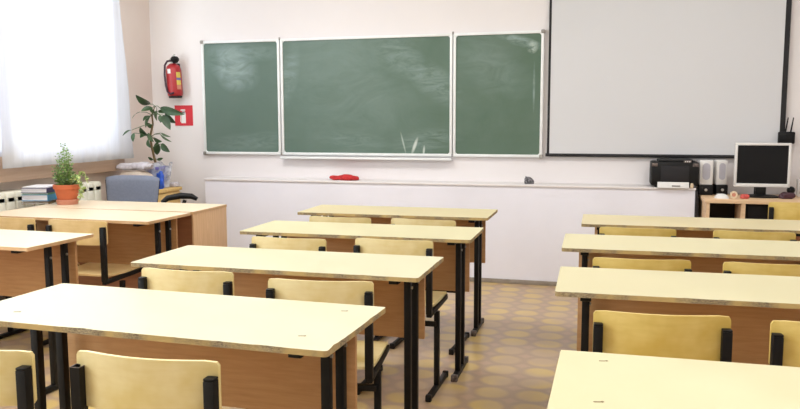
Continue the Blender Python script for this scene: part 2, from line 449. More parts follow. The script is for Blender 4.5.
# ------------------------------------------------------------------ student desks
DH = .75
def table_top(w, d, mats, name='tabletop', seed=0, th=.016):
    """origin at front-left corner (camera side), x right, y towards the blackboard"""
    bm = NB(); out = []; r = .012
    N = 110
    def corner(cx, cy, a0):
        return [(cx+r*math.cos(a0+PI/2*k/4), cy+r*math.sin(a0+PI/2*k/4)) for k in range(5)]
    out += corner(r, r, PI)
    for k in range(1, N): out.append((r+(w-2*r)*k/N, 0))
    out += corner(w-r, r, 1.5*PI)
    for k in range(1, 20): out.append((w, r+(d-2*r)*k/20))
    out += corner(w-r, d-r, 0) + corner(r, d-r, PI/2)
    T, U, B = [], [], []
    for x, y in out:
        nz = max(0, noise.noise(Vector((x*9+seed*7.3, y*9, seed)))*1.2+noise.noise(Vector((x*45, y*45, seed+3)))*.5)
        k = min(.0055, nz*.0075)
        cx, cy = w/2-x, d/2-y; L = math.hypot(cx, cy)
        ix = (1 if x < .001 else -1 if x > w-.001 else 0); iy = (1 if y < .001 else -1 if y > d-.001 else 0)
        T.append(bm.verts.new((x+ix*k, y+iy*k, 0))); U.append(bm.verts.new((x+ix*k*.7, y+iy*k*.7, -.003-k*.9))); B.append(bm.verts.new((x, y, -th)))
    n = len(out)
    f = bm.faces.new(T); f.material_index = 0
    f = bm.faces.new(B[::-1]); f.material_index = 2
    for k in range(n):
        j = (k+1) % n
        for P_, Q_ in ((U, T), (B, U)):
            f = bm.faces.new((P_[k], P_[j], Q_[j], Q_[k])); f.material_index = 1
    return bm
def desk_frame(root, w, d, i=.10, y1=.235, y2=.345, ry0=.13, ry1=.47):
    for x in (i, w-i):
        bm = NB(); b2(bm, x-.018, x+.018, .025, d-.03, DH-.034, DH-.016, bev=.002); link('top_rail', bm, 'black', root)
        for y in (y1, y2):
            bm = NB(); b2(bm, x-.0135, x+.0135, y-.0135, y+.0135, .025, DH-.034, bev=.003)
            lg = link('leg', bm, 'black', root)
            bm = NB(); s = -1 if x < w/2 else 1
            for z in (.66,): tube(bm, [(x+.0135*1, y, z), (x+.019*1, y, z)], .006, 8)
            link('bolt', bm, 'bolt', lg)
        bm = NB(); b2(bm, x-.014, x+.014, ry0+.02, ry1-.02, .004, .03, bev=.003); rn = link('foot_runner', bm, 'black', root)
        for y in (ry0+.012, ry1-.012):
            bm = NB(); b2(bm, x-.0165, x+.0165, y-.014, y+.014, 0, .034, bev=.004); link('end_cap', bm, 'worn', rn)
def student_desk(label, x_right, y, w=1.2, d=.455, th=0, top='lam_left', edge='chip', seed=0, panel='panel', x_left=None, ry0=.13, group='school desks in rows'):
    """placed by its camera-side right corner (or left corner with x_left)"""
    if x_left is None: ox, oy = x_right-w*math.cos(th), y-w*math.sin(th)
    else: ox, oy = x_left, y
    root = thing('student_desk', label, 'desk', (ox, oy, 0), th, group)
    o = link('tabletop', table_top(w, d, None, seed=seed), [top, edge, panel], root); o.location = (0, 0, DH)
    bm = NB(); b2(bm, .07, w-.07, .385, .401, .41, DH-.017, bev=.001); link('modesty_panel', bm, panel, root)
    desk_frame(root, w, d, ry0=ry0)
    return root
def marks(root, pts):
    for x, y, a in pts:
        bm = NB(); mbox(bm, (0, 0, 0), (.014, .004, .0006), rz=a); mbox(bm, (.010, .003, 0), (.006, .006, .0006), rz=a+.6)
        o = link('scuff_mark', bm, 'mark', root); 
        p = root.matrix_basis.inverted() @ Vector((x, y, DH+.0004)); o.location = p
G = 'school desks in rows'
d = student_desk('nearest school desk in the left foreground, one backrest before its front edge', -.661, 1.728, 1.2, .475, -.032, 'lam_left', 'chip', 1)
marks(d, [(-.776, 1.839, .3), (-.756, 2.12, .2), (-1.70, 1.86, .4)])
d = student_desk('second school desk from the front of the photo in the middle column', -.6555, 2.64, 1.197, .447, -.003, 'lam_left', 'chip', 2)
d = student_desk('third school desk from the front in the middle column, brown gap between its chairs', -.627, 3.560, 1.205, .44, .008, 'lam_right', 'chip', 3)
d = student_desk('farthest desk of the middle column, before the lilac wall boxing', -.674, 4.395, 1.19, .445, .008, 'lam_grey', 'chip', 4)
d = student_desk('large plain desk top in the bottom right corner with two scuff marks', None, 1.448, 1.2, .447, .002, 'lam_right', 'chip', 5, x_left=-.108)
marks(d, [(-.004, 1.825, .2), (-.011, 1.549, .2)])
d = student_desk('right column desk with two big golden backrests in front of its brown panel', None, 2.546, 1.2, .455, .022, 'lam_right', 'chip', 6, x_left=-.163)
d = student_desk('right column desk between the big golden chairs and the farthest right desk', None, 3.4386, 1.2, .45, .02, 'lam_right', 'chip', 7, x_left=-.195)
d = student_desk('farthest desk of the right column, in front of the computer desk', None, 4.2737, 1.2, .45, .012, 'lam_grey', 'chip', 8, x_left=-.139, ry0=.20)
d = student_desk('school desk cut off by the left edge, nearer of the two in the window column', -2.511, 2.835, 1.2, .45, -.03, 'lam_left', 'edge_tan', 9)
d = student_desk('pinkish beige student desk pushed against the teacher desk by the window', -2.5, 3.755, 1.2, .450, -.02, 'lam_window', 'edge_tan', 10)

# ------------------------------------------------------------------ chairs
def back_panel(mat, parent, name='backrest'):
    W, Hh, T = .382, .138, .010
    bm = NB(); out = rrect(W, Hh, .016, 4)
    # subdivide long edges so the panel can curve
    pts = []
    for k, (a, b) in enumerate(out):
        a2, b2_ = out[(k+1) % len(out)]; n = max(1, int(abs(a2-a)/.02))
        for j in range(n): pts.append((a+(a2-a)*j/n, b+(b2_-b)*j/n))
    def yc(a): return .0135+.001-.030*(math.cos(PI*a/W)) if abs(a) < W/2 else .0145
    # front and back as strips
    nu, nv = 22, 4
    def hh(a):
        e = W/2-abs(a); r = .016
        return Hh/2 if e >= r else Hh/2-r+math.sqrt(max(0, r*r-(r-e)**2))
    F, B = [], []
    for i in range(nu+1):
        s = i/nu; a = -W/2*math.cos(PI*s) if False else -W/2+W*s
        if i == 0: a = -W/2+.0005
        if i == nu: a = W/2-.0005
        if i == 1: a = -W/2+.006
        if i == nu-1: a = W/2-.006
        h = hh(a)
        F.append([bm.verts.new((a, yc(a), -h+2*h*j/nv)) for j in range(nv+1)])
        B.append([bm.verts.new((a, yc(a)+T, -h+2*h*j/nv)) for j in range(nv+1)])
    for i in range(nu):
        for j in range(nv):
            for S in (F, B):
                f = bm.faces.new((S[i][j], S[i+1][j], S[i+1][j+1], S[i][j+1])); f.smooth = True
        for j in (0, nv): bm.faces.new((F[i][j], F[i+1][j], B[i+1][j], B[i][j]))
    for i in (0, nu):
        for j in range(nv): bm.faces.new((F[i][j], F[i][j+1], B[i][j+1], B[i][j]))
    o = link(name, bm, mat, parent); o.location = (0, 0, .762-Hh/2)
    return o
def make_chair(label, mat, open_post=False):
    root = thing('school_chair', label, 'chair', (0, 0, 0), 0, 'school chairs at the desks')
    back_panel(mat, root)
    # seat
    bm = NB(); W, D = .366, .37
    def zt(v): return .453-.006*math.sin(PI*min(1, v*1.15))-(.022*((v-.82)/.18)**2 if v > .82 else 0)
    def top(u, v): 
        e = .02*(1-min(1, min(u, 1-u)/.06))**2 * (1 if v > .93 or v < .07 else 0)
        return ((u-.5)*W, .02+D*v-(e if v > .5 else -e), zt(v))
    T = grid(bm, top, 18, 16); B = grid(bm, lambda u, v: (top(u, v)[0], top(u, v)[1], top(u, v)[2]-.011), 18, 16)
    def side(a, b, c, d_): bm.faces.new((a, b, c, d_))
    for i in range(18):
        side(T[i][0], T[i+1][0], B[i+1][0], B[i][0]); side(T[i][16], T[i+1][16], B[i+1][16], B[i][16])
    for j in range(16):
        side(T[0][j], T[0][j+1], B[0][j+1], B[0][j]); side(T[18][j], T[18][j+1], B[18][j+1], B[18][j])
    link('seat', bm, mat, root)
    for s in (-1, 1):
        x = s*.177
        bm = NB()
        if open_post and s < 0:
            q = .0135; t = .0022
            for a in (-1, 1):
                b2(bm, x+a*(q-t/2)-t/2, x+a*(q-t/2)+t/2, -q, q, .418, .726); b2(bm, x-q+t, x+q-t, a*(q-t/2)-t/2, a*(q-t/2)+t/2, .418, .726)
            b2(bm, x-q+t, x+q-t, -q+t, q-t, .418, .698)
        else:
            b2(bm, x-.0135, x+.0135, -.0135, .0135, .418, .720, bev=.002)
        p = link('back_post', bm, 'black', root)
        if not (open_post and s < 0):
            bm = NB(); b2(bm, x-.0135, x+.0135, -.0135, .0135, .720, .727, bev=.003); link('post_cap', bm, 'blackcap', p)
        else:
            bm = NB()
            q = .0135; t = .0022
            for a in (-1, 1):
                b2(bm, x+a*(q-t/2)-t/2, x+a*(q-t/2)+t/2, -q, q, .726, .7275); b2(bm, x-q+t, x+q-t, a*(q-t/2)-t/2, a*(q-t/2)+t/2, .726, .7275)
            link('worn_rim', bm, 'worn', p)
        bm = NB(); mbox(bm, (x, .17, .420), (.025, .36, .024), rx=.03, bev=.003); link('seat_rail', bm, 'black', root)
        bm = NB(); b2(bm, x-.0125, x+.0125, .145, .170, .025, .395, bev=.002); link('leg', bm, 'black', root)
        bm = NB(); b2(bm, x-.0125, x+.0125, .0, .348, .004, .028, bev=.003); r = link('foot_runner', bm, 'black', root)
        for y in (-.008, .352):
            bm = NB(); b2(bm, x-.014, x+.014, y-.013, y+.013, 0, .032, bev=.004); link('rubber_foot', bm, 'blackcap', r)
    bm = NB(); b2(bm, -.177, .177, .130, .152, .322, .346, bev=.003); link('crossbar', bm, 'black', root)
    return root
protos = {}
def chair(A, B, label, mat='ply', open_post=False):
    """A, B: ends of the backrest's top edge on the floor plan"""
    key = (mat, open_post)
    ax, ay = A; bx, by = B; th = math.atan2(by-ay, bx-ax)
    if key not in protos: o = protos[key] = make_chair(label, mat, open_post)
    else:
        o = copy_tree(protos[key]); o['label'] = label
    o.location = ((ax+bx)/2, (ay+by)/2-.014, 0); o.rotation_euler = (0, 0, th)
    return o
def set_children_first(): pass
bpy.context.view_layer.update()
chair((-1.243, 1.548), (-0.866, 1.556), 'pale plywood chair in the left foreground with an open hollow steel post', 'ply', True)
chair((-1.721, 1.496), (-1.343, 1.510), 'plywood chair cut off by the bottom left corner of the photo', 'ply')
chair((-1.712, 2.516), (-1.331, 2.521), 'chair with a small dark knot, at the left of the second middle desk', 'ply')
chair((-1.156, 2.453), (-0.778, 2.495), 'plywood chair showing its seat, behind the right end of the nearest left desk', 'ply')
chair((-1.659, 3.344), (-1.279, 3.347), 'left chair at the third desk of the middle column', 'ply')
chair((-1.158, 3.422), (-0.778, 3.417), 'right chair at the third middle desk, one side frame standing clear in the aisle', 'ply')
chair((-1.690, 4.156), (-1.307, 4.145), 'left chair at the farthest desk of the middle column', 'ply')
chair((-1.198, 4.182), (-0.818, 4.157), 'right chair at the farthest desk of the middle column', 'ply')
chair((-0.031, 2.276), (0.347, 2.303), 'golden plywood chair, large and complete, behind the bottom right desk', 'ply_right')
chair((0.451, 2.287), (0.828, 2.313), 'golden plywood chair cut off by the right edge, behind the bottom right desk', 'ply_right')
chair((-0.052, 3.175), (0.325, 3.203), 'golden chair, left of the two behind the desk with big golden backrests', 'ply_right')
chair((0.446, 3.202), (0.824, 3.223), 'golden chair cut by the right edge, right of the two at the third right desk', 'ply_right')
chair((-0.040, 4.104), (0.339, 4.106), 'golden chair at the left of the farthest right column desk', 'ply_right')
chair((0.518, 4.116), (0.898, 4.124), 'golden chair at the right of the farthest right column desk', 'ply_right')
chair((-3.079, 3.650), (-2.697, 3.650), 'tan plywood chair with its seat visible, at the pinkish desk by the window', 'ply_window')
chair((-3.557, 3.671), (-3.176, 3.650), 'tan plywood chair cut off by the left edge, at the pinkish desk', 'ply_window')
chair((1.051, 5.632), (1.431, 5.674), 'yellow plywood chair standing at the computer desk', 'ply_right')

# ------------------------------------------------------------------ teacher's desk
t = thing('teacher_desk', 'long beige teacher desk by the window carrying the potted herb and books', 'desk', (-3.70, 4.235, 0))
W, D = 1.20, .452
o = link('tabletop', table_top(W, D, None, seed=21), ['lam_window', 'edge_tan', 'panel'], t); o.location = (0, 0, DH)
for x in (.0, W-.018):
    bm = NB(); b2(bm, x+.002, x+.016, .012, D-.012, 0, DH-.016, bev=.001); link('side_panel', bm, 'panel_front', t)
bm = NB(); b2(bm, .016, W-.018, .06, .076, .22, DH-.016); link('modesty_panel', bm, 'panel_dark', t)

# teacher chair
t = thing('office_chair', 'slate grey padded office chair behind the teacher desk', 'chair', (-3.64, 5.12, 0), .05)
bm = NB()
def bk(sgn):
    def fn(u, v):
        a = (u-.5)*2; b = v
        hw = .238-.035*(1-v)-.0*abs(a)
        e = (1-abs(a)**6)**.5 if abs(a) < 1 else 0
        th = .022*e*(1-abs(2*b-1)**8)**.5 if 0 < b < 1 else 0
        zz = .50+.385*b - .02*(abs(a)**5)*(1 if b > .5 else 0)*b
        return (a*hw, .17-.0+.03*(a*a)*-1+.06*b*.5+sgn*th, zz)
    return fn
grid(bm, bk(1), 24, 16); grid(bm, bk(-1), 24, 16); bmesh.ops.remove_doubles(bm, verts=bm.verts, dist=.0008)
link('backrest', bm, 'slate', t)
bm = NB(); grid(bm, lambda u, v: (bk(1)(u, .05+.9*v)[0]*1.02, bk(1)(u, .05+.9*v)[1]+.008*(1-abs(2*u-1)**4), bk(1)(u, .05+.9*v)[2]), 16, 10); link('back_shell', bm, 'blackcap', t)
bm = NB(); mbox(bm, (0, -.06, .475), (.46, .44, .07), bev=.03, seg=4); link('seat', bm, 'slate', t)
bm = NB(); tube(bm, [(0, .0, .44), (0, .22, .42), (0, .235, .50), (0, .222, .70)], .018); link('back_bracket', bm, 'blackcap', t)
bm = NB(); tube(bm, [(0, -.03, .08), (0, -.03, .44)], .028); link('gas_column', bm, 'black', t)
bm = NB(); tube(bm, [(.21, -.03, .45), (.40, -.05, .50), (.50, -.01, .62), (.53, .02, .715)], .014)
tube(bm, [(.40, -.09, .705), (.43, -.06, .735), (.50, .01, .748), (.57, .05, .742), (.61, .06, .720)], [.016, .022, .024, .022, .015]); link('armrest', bm, 'blackcap', t)
for k in range(5):
    a = 2*PI*k/5+.3; bm = NB()
    tube(bm, [(0, -.03, .10), (.29*math.cos(a), -.03+.29*math.sin(a), .065)], [.026, .016]); lg = link('leg', bm, 'blackcap', t)
    bm = NB(); tube(bm, [(.29*math.cos(a)-.018, -.03+.29*math.sin(a), .027), (.29*math.cos(a)+.018, -.03+.29*math.sin(a), .027)], .027, 14); link('caster', bm, 'blackcap', lg)

# cabinet behind it
CH = .735; cx0, cx1, cy0, cy1 = -4.06, -3.66, 5.56, 6.03
t = thing('bedside_cabinet', 'small yellow wooden cabinet in the corner under the tall plant', 'cabinet', (0, 0, 0))
t.location = (cx1, cy0, 0); X0, Y1 = cx0-cx1, cy1-cy0
bm = NB(); b2(bm, X0, -.02, .01, Y1-.01, .05, CH-.03); b2(bm, X0+.02, -.04, .02, Y1-.02, 0, .05); link('carcass', bm, 'cab', t)
bm = NB(); b2(bm, X0-.005, .005, 0, Y1, CH-.03, CH, bev=.004); link('cabinet_top', bm, 'cab', t)
def knob(p, par):
    bm = NB(); lathe(bm, [(0, 0), (.006, 0), (.006, .01), (.012, .014), (.012, .02), (0, .022)], n=14)
    bmesh.ops.rotate(bm, verts=bm.verts, matrix=Matrix.Rotation(PI/2, 3, 'Y')); k = link('knob', bm, 'stem', par); k.location = p
bm = NB(); b2(bm, -.0195, -.004, .02, Y1-.02, CH-.17, CH-.04, bev=.003); dr = link('drawer', bm, 'cab', t); knob((-.004, .40, CH-.075), dr)
bm = NB(); b2(bm, -.0195, -.004, .02, Y1-.02, .07, CH-.18, bev=.003); dr = link('door', bm, 'cab', t); knob((-.004, .40, .45), dr)

# crumpled things on the cabinet
def crumple(name, c, s, amp, seed, mat, label=None, cat=None, freq=9, parent=None, flat=0, sub=5):
    bm = NB(); bmesh.ops.create_icosphere(bm, subdivisions=sub, radius=1)
    for v in bm.verts:
        p = v.co.copy(); n = 0
        q = Vector((p.x*s[0], p.y*s[1], p.z*s[2]))
        n = noise.noise(q*freq+Vector((seed, 0, 0)))*1.0+noise.noise(q*freq*2.3+Vector((0, seed, 0)))*.6
        r = 1+n*amp
        # boxier footprint
        v.co = Vector((math.copysign(abs(p.x)**.75, p.x)*s[0]*r, math.copysign(abs(p.y)**.75, p.y)*s[1]*r, math.copysign(abs(p.z)**.8, p.z)*s[2]*r))
        if v.co.z < -s[2]*.9: v.co.z = -s[2]*.9
    for f in bm.faces: f.smooth = False
    o = link(name, bm, mat, parent); o.location = (c[0], c[1], c[2]+s[2]*.9)
    if label: tag(o, label, cat)
    return o
crumple('folded_blanket', (-3.86, 5.655, CH), (.165, .065, .085), .10, 3, 'bag_beige', 'folded beige paper bundle on the corner cabinet behind the grey chair', 'bundle', 8)
crumple('crumpled_bag', (-3.86, 5.655, CH+.165), (.15, .055, .034), .45, 11, 'bag', 'crumpled white plastic bag lying on the beige bundle behind the grey chair', 'bag', 12)
crumple('crumpled_paper', (-3.715, 5.985, CH), (.045, .03, .022), .3, 5, 'bag', 'crumpled whitish paper at the right end of the corner cabinet top', 'paper', 22, sub=4)
crumple('blue_bow', (-3.705, 5.765, CH+.0), (.032, .022, .075), .4, 8, 'blue', 'bright blue film bow beside the wrapped pot on the corner cabinet', 'bow', 26, sub=4)

# tall plant in a wrapped pot on the cabinet  (leaf tips and roots in world x,z)
K = 5.75/6.12
leaves = [((-4.154,1.55),(-4.008,1.463)),((-4.103,1.404),(-3.979,1.43)),((-4.2,1.332),(-4.104,1.395)),((-3.66,1.37),(-3.907,1.429)),((-3.809,1.233),(-3.879,1.367)),((-3.751,1.295),(-3.858,1.384)),((-3.943,1.313),(-3.939,1.412)),((-3.903,1.295),(-3.91,1.367)),((-4.059,1.25),(-4.002,1.367)),((-4.307,1.177),(-4.205,1.232)),((-4.199,1.123),(-4.185,1.205)),((-4.12,1.259),(-4.051,1.178)),((-3.982,1.124),(-4.04,1.205)),((-3.806,1.17),(-3.906,1.206)),((-4.015,1.07),(-4.042,1.151)),((-3.956,1.007),(-3.951,1.125)),((-3.822,1.035),(-3.91,1.107)),((-3.798,1.125),(-3.917,1.197)),((-4.049,0.988),(-3.999,0.961)),((-3.895,0.981),(-3.958,0.962)),((-4.087,1.313),(-4.002,1.358)),((-4.02,1.43),(-3.96,1.385)),((-4.125,1.16),(-4.061,1.196)),((-3.83,1.41),(-3.93,1.40)),((-4.06,1.30),(-3.99,1.25)),((-3.90,1.13),(-3.985,1.16))]
thin = {2, 9, 13, 17}
def WP(x, z, dy=0):
    k = (5.87+dy)/6.12; k = min(k, 3.87/abs(x))
    return Vector((x*k, 6.12*k, 1.3184+(z-1.3184)*k))
PB = Vector((-3.79, 5.87, CH))
t = thing('tall_potted_plant', 'tall plant with long dark oval leaves on the corner cabinet', 'plant', PB)
trunk = [(-3.945, .86), (-3.98, .961), (-4.004, 1.07), (-4.021, 1.169), (-3.985, 1.286), (-3.992, 1.367), (-3.958, 1.447)]
bm = NB(); tube(bm, [WP(*p)-PB for p in trunk], [.011, .011, .010, .010, .008, .007, .004], 8); link('stem', bm, 'stem', t)
bm = NB(); lathe(bm, [(0, 0), (.062, 0), (.085, .16), (.092, .165), (.092, .185), (.082, .185), (.078, .16), (0, .16)]); link('pot', bm, 'purple', t)
bm = NB(); lathe(bm, [(0, .162), (.078, .162)]); link('soil', bm, 'soil', t)
bm = NB()
def wrap(u, v):
    a = u*2*PI; r = .085+.022*v+.014*math.sin(a*7)*v+.01*math.sin(a*3+1)
    return (r*math.cos(a), r*math.sin(a), .005+.20*v+.02*math.sin(a*4)*v)
grid(bm, wrap, 60, 8); link('film_wrap', bm, 'film', t, fix=False)
def trunk_near(z):
    best = min(trunk, key=lambda p: abs(p[1]-z)); return WP(*best)
for i, (tp, bs) in enumerate(leaves):
    dy0 = 0; rr = random.Random(i); dyt = rr.uniform(-.09, .07)
    if i == 9: dyt = -.12
    A = WP(*bs, dy=dyt*.35); B = WP(*tp, dy=dyt)
    # keep clear of the curtain plane
    ax = (B-A); L = ax.length; ax.normalize()
    view = Vector((0, -1, 0)); side = ax.cross(view).normalized(); nrm = side.cross(ax).normalized()
    q = Matrix.Rotation(rr.uniform(-.6, .6), 3, ax); side = q @ side; nrm = q @ nrm
    wd = min(.034, L*.24) if i not in thin else L*.09
    bm = NB()
    def fn(u, v, A=A, ax=ax, L=L, side=side, nrm=nrm, wd=wd):
        s = v; w = wd*(math.sin(PI*min(1, s**.85))**.8 if 0 < s < 1 else 0)
        c = (u-.5)*2
        return A+ax*L*s+side*c*w+nrm*(abs(c)*w*.28+.08*L*math.sin(PI*s)) - PB
    grid(bm, fn, 6, 12); bmesh.ops.remove_doubles(bm, verts=bm.verts, dist=.0003)
    link('leaf', bm, 'leaf_mid' if i in (6, 13, 17, 12, 2) else 'leaf_dark', t, fix=False)
    n = trunk_near(bs[1]*1.0)
    bm = NB(); tube(bm, [n-PB, (n+A)/2-PB+Vector((0, 0, .01)), A-PB], .0028, 6); link('leaf_stalk', bm, 'leaf_mid', t)

# ------------------------------------------------------------------ things on the teacher desk
PP = Vector((-3.575, 4.435, DH))
t = thing('potted_herb', 'light green feathery herb in an orange terracotta pot on the teacher desk', 'plant', PP)
bm = NB(); lathe(bm, [(0, .030), (.062, .030), (.080, .105), (.088, .107), (.090, .135), (.082, .136), (.078, .112), (0, .110)]); link('pot', bm, 'terracotta', t)
bm = NB(); lathe(bm, [(0, 0), (.066, 0), (.074, .032), (.070, .034), (.064, .006), (0, .006)]); link('saucer', bm, 'saucer', t)
bm = NB(); lathe(bm, [(0, .122), (.080, .120)]); link('soil', bm, 'soil', t)
def leaflet(bm, p, d, L, w, mi=0):
    d = d.normalized(); s = d.cross(Vector((random.uniform(-1, 1), random.uniform(-1, 1), random.uniform(-1, 1)))).normalized()
    a = bm.verts.new(p); b = bm.verts.new(p+d*L*.5+s*w); c = bm.verts.new(p+d*L); e = bm.verts.new(p+d*L*.5-s*w)
    f = bm.faces.new((a, b, c, e)); f.material_index = mi
stems = [((0, 0), (-.01, .0), .40), ((-.02, .01), (-.06, .01), .34), ((.02, -.01), (.05, -.02), .34), ((-.03, -.01), (-.075, -.02), .25), ((.01, .02), (-.02, .03), .36), ((.0, -.02), (.02, -.03), .28), ((-.02, 0), (-.07, 0), .19), ((.03, .01), (.04, .02), .22)]
for (x0, y0), (x1, y1), h in stems:
    P = [Vector((x0+(x1-x0)*s+random.uniform(-.008, .008), y0+(y1-y0)*s, .11+(h-.11)*s)) for s in [k/6 for k in range(7)]]
    bm = NB(); tube(bm, P, .0022, 5); st = link('stem', bm, 'leaf_light', t)
    bm = NB()
    for k in range(1, 13):
        s = k/12; idx = min(5, int(s*6)); fr = s*6-idx
        p = P[idx].lerp(P[idx+1], fr)
        for j in range(9):
            a = random.uniform(0, 2*PI); d = Vector((math.cos(a), math.sin(a), random.uniform(-.2, .9)))
            sz = random.uniform(.018, .032)*(1.15-.5*s)
            off = d.normalized()*random.uniform(0, .034*(1.1-.5*s))
            leaflet(bm, p+off, d, sz, sz*.28, 0 if random.random() < .8 else 1)
    link('foliage', bm, ['leaf_light', 'leaf_mid'], t, fix=False)
for (pts) in ([(.04, -.02, .12), (.09, -.03, .20), (.125, -.035, .18), (.14, -.04, .11), (.13, -.04, .05)], [(.05, 0, .12), (.10, .01, .17), (.13, .0, .12), (.125, -.01, .06), (.10, -.02, .02)], [(.05, .01, .12), (.09, .02, .22), (.13, .02, .22), (.165, .0, .15)]):
    P = [Vector(p) for p in pts]; bm = NB(); tube(bm, P, .002, 5); link('stem', bm, 'leaf_pale', t)
    bm = NB()
    for a, b in zip(P, P[1:]):
        for k in range(12):
            p = a.lerp(b, random.random()); d = Vector((random.uniform(-1, 1), random.uniform(-1, 1), random.uniform(-.8, .6)))
            sz = random.uniform(.014, .028); leaflet(bm, p, d, sz, sz*.36, random.choice((0, 0, 1)))
    link('foliage', bm, ['leaf_pale', 'leaf_light'], t, fix=False)

def book(c, w, d, h, rz, cover, label, name='book'):
    """w along page side, d along spine side; spine on +x"""
    t = thing(name, label, 'book', c, rz, 'books stacked on the teacher desk')
    bm = NB(); b2(bm, -w/2, w/2, -d/2, d/2, 0, .003); b2(bm, -w/2, w/2, -d/2, d/2, h-.003, h); b2(bm, w/2-.004, w/2, -d/2, d/2, .003, h-.003); link('cover', bm, cover, t)
    bm = NB(); b2(bm, -w/2+.004, w/2-.004, -d/2+.003, d/2-.003, .003, h-.003); link('pages', bm, 'pages', t)
bk0 = (-3.82, 4.49)
z = DH
for (w, dd, h, a, cv, lb, dx) in [(.19, .24, .012, .26, 'book_brown', 'olive brown book at the bottom of the stack beside the herb', .0), (.17, .22, .010, .30, 'book_white', 'thin white booklet low in the stack beside the herb', -.012),
                                  (.185, .24, .042, .24, 'book_blue', 'thick sky blue book in the middle of the stack beside the herb', .0), (.18, .23, .012, .28, 'book_green', 'thin green book between the blue book and the white pad', .0),
                                  (.185, .24, .034, .22, 'book_navy', 'navy blue book near the top of the stack beside the herb', .0), (.17, .22, .006, .31, 'book_white', 'thin white pad on top of the stack beside the herb', -.008)]:
    book((bk0[0]+dx, bk0[1], z), w, dd, h, a, cv, lb); z += h

# ------------------------------------------------------------------ wall things
# fire extinguisher
c = Vector((-3.835, YF-.085, 1.535))
t = thing('fire_extinguisher', 'red fire extinguisher with a dark hose hanging left of the blackboard', 'extinguisher', c)
t.rotation_euler = (0, -.05, 0)
bm = NB(); lathe(bm, [(0, .0), (.055, .0), (.066, .012), (.068, .03), (.068, .235), (.060, .27), (.035, .292), (.022, .298), (0, .298)]); link('cylinder', bm, 'red', t)
bm = NB(); lathe(bm, [(0, -.012), (.058, -.012), (.060, .012)]); link('base_ring', bm, 'blackcap', t)
bm = NB(); lathe(bm, [(.02, .295), (.02, .33), (.014, .335), (0, .335)]); link('valve', bm, 'bolt', t)
bm = NB(); mbox(bm, (-.0, -.01, .35), (.085, .016, .012), ry=-.7, bev=.003); mbox(bm, (-.01, -.01, .325), (.06, .014, .01), ry=-.3, bev=.003); link('handle', bm, 'bolt', t)
bm = NB(); tube(bm, [(.0, -.02, .32), (-.03, -.045, .318), (-.052, -.055, .28), (-.058, -.058, .20), (-.052, -.062, .10), (-.035, -.070, .045), (-.005, -.078, .022), (.03, -.072, .03)], .009, 10); link('hose', bm, 'hose', t)
bm = NB(); lathe(bm, [(0, -.03), (.018, -.028), (.036, -.008), (.038, .01), (.026, .028), (0, .034)], c=(.040, -.03, .325), n=20); link('pressure_gauge', bm, 'blackcap', t)
bm = NB()
def lab(a0, a1, z0, z1):
    grid(bm, lambda u, v: (.0695*math.sin(a0+(a1-a0)*u), -.0695*math.cos(a0+(a1-a0)*u), z0+(z1-z0)*v), 8, 2)
lab(-.35, .15, .205, .245); link('white_tag', bm, 'white', t, fix=False)
for k, (z0, z1, m) in enumerate([(.165, .215, 'yellow'), (.145, .163, 'purple'), (.10, .143, 'yellow'), (.06, .098, 'saucer')]):
    bm = NB(); lab(.85, 1.5, z0, z1); link('label_patch', bm, m, t, fix=False)
bm = NB(); b2(bm, -.02, .02, .055, .0845, .0, .30); link('wall_bracket', bm, 'blackcap', t)
# fire sign with a white extinguisher mark
t = thing('fire_sign', 'square red fire safety sign with a white symbol on the wall', 'sign', (-3.806, YF-.003, 1.27))
bm = NB(); b2(bm, -.092, .092, -.003, .003, 0, .186); link('sign_plate', bm, 'redflat', t)
bm = NB()
b2(bm, -.022, .022, -.0045, -.003, .022, .115); b2(bm, -.014, .014, -.0045, -.003, .115, .132); b2(bm, -.030, .018, -.0045, -.003, .136, .148)
prism(bm, [(-.022, .022), (-.034, .04), (-.034, .12), (-.026, .12), (-.026, .045)], lambda a, b, dd: (a, dd, b), -.0045, -.003)
prism(bm, [(-.022, .115), (.022, .115), (.014, .128), (-.014, .128)], lambda a, b, dd: (a, dd, b), -.0045, -.003)
link('extinguisher_symbol', bm, 'white', t)

# blackboard
bX = [-3.590, -2.822, -1.272, -.530]; z0, z1 = 1.012, 2.028
t = thing('chalkboard', 'wide three panel green chalkboard with white frame and chalk smears', 'chalkboard', (0, YF, 0))
for i in range(3):
    a, b = bX[i]+(.004 if i else 0), bX[i+1]-(.004 if i < 2 else 0)
    za, zb = (z0, z1)
    yy = -.028 if i == 1 else -.030
    bm = NB(); b2(bm, a+.012, b-.012, yy+.006, yy+.02, za+.012, zb-.012); link('board_surface', bm, 'board', t)
    fw = .022
    bm = NB()
    b2(bm, a, a+fw, yy-.006, -.001, za, zb, bev=.003); b2(bm, b-fw, b, yy-.006, -.001, za, zb, bev=.003)
    b2(bm, a+fw*.5, b-fw*.5, yy-.0062, -.001, zb-fw, zb+.0005, bev=.003); b2(bm, a+fw*.5, b-fw*.5, yy-.0062, -.001, za-.0005, za+fw, bev=.003)
    # inner corner fillets
    for sx, xx in ((1, a+fw-.002), (-1, b-fw+.002)):
        for sz, zz in ((1, za+fw-.002), (-1, zb-fw+.002)):
            r = .028; pts = [(xx, zz)]+[(xx+sx*(r-r*math.sin(q)), zz+sz*(r-r*math.cos(q))) for q in [PI/2*k/5 for k in range(6)]]
            prism(bm, pts, lambda p, q, dd: (p, dd, q), yy-.004, yy+.01)
    fr = link('frame', bm, 'frame_white', t)
for x in (bX[0]+.008, bX[3]-.008):
    for z in (z0+.008, z1-.008):
        bm = NB(); mbox(bm, (x, -.022, z), (.032, .045, .032), bev=.008); link('corner_cap', bm, 'plastic_grey', t)
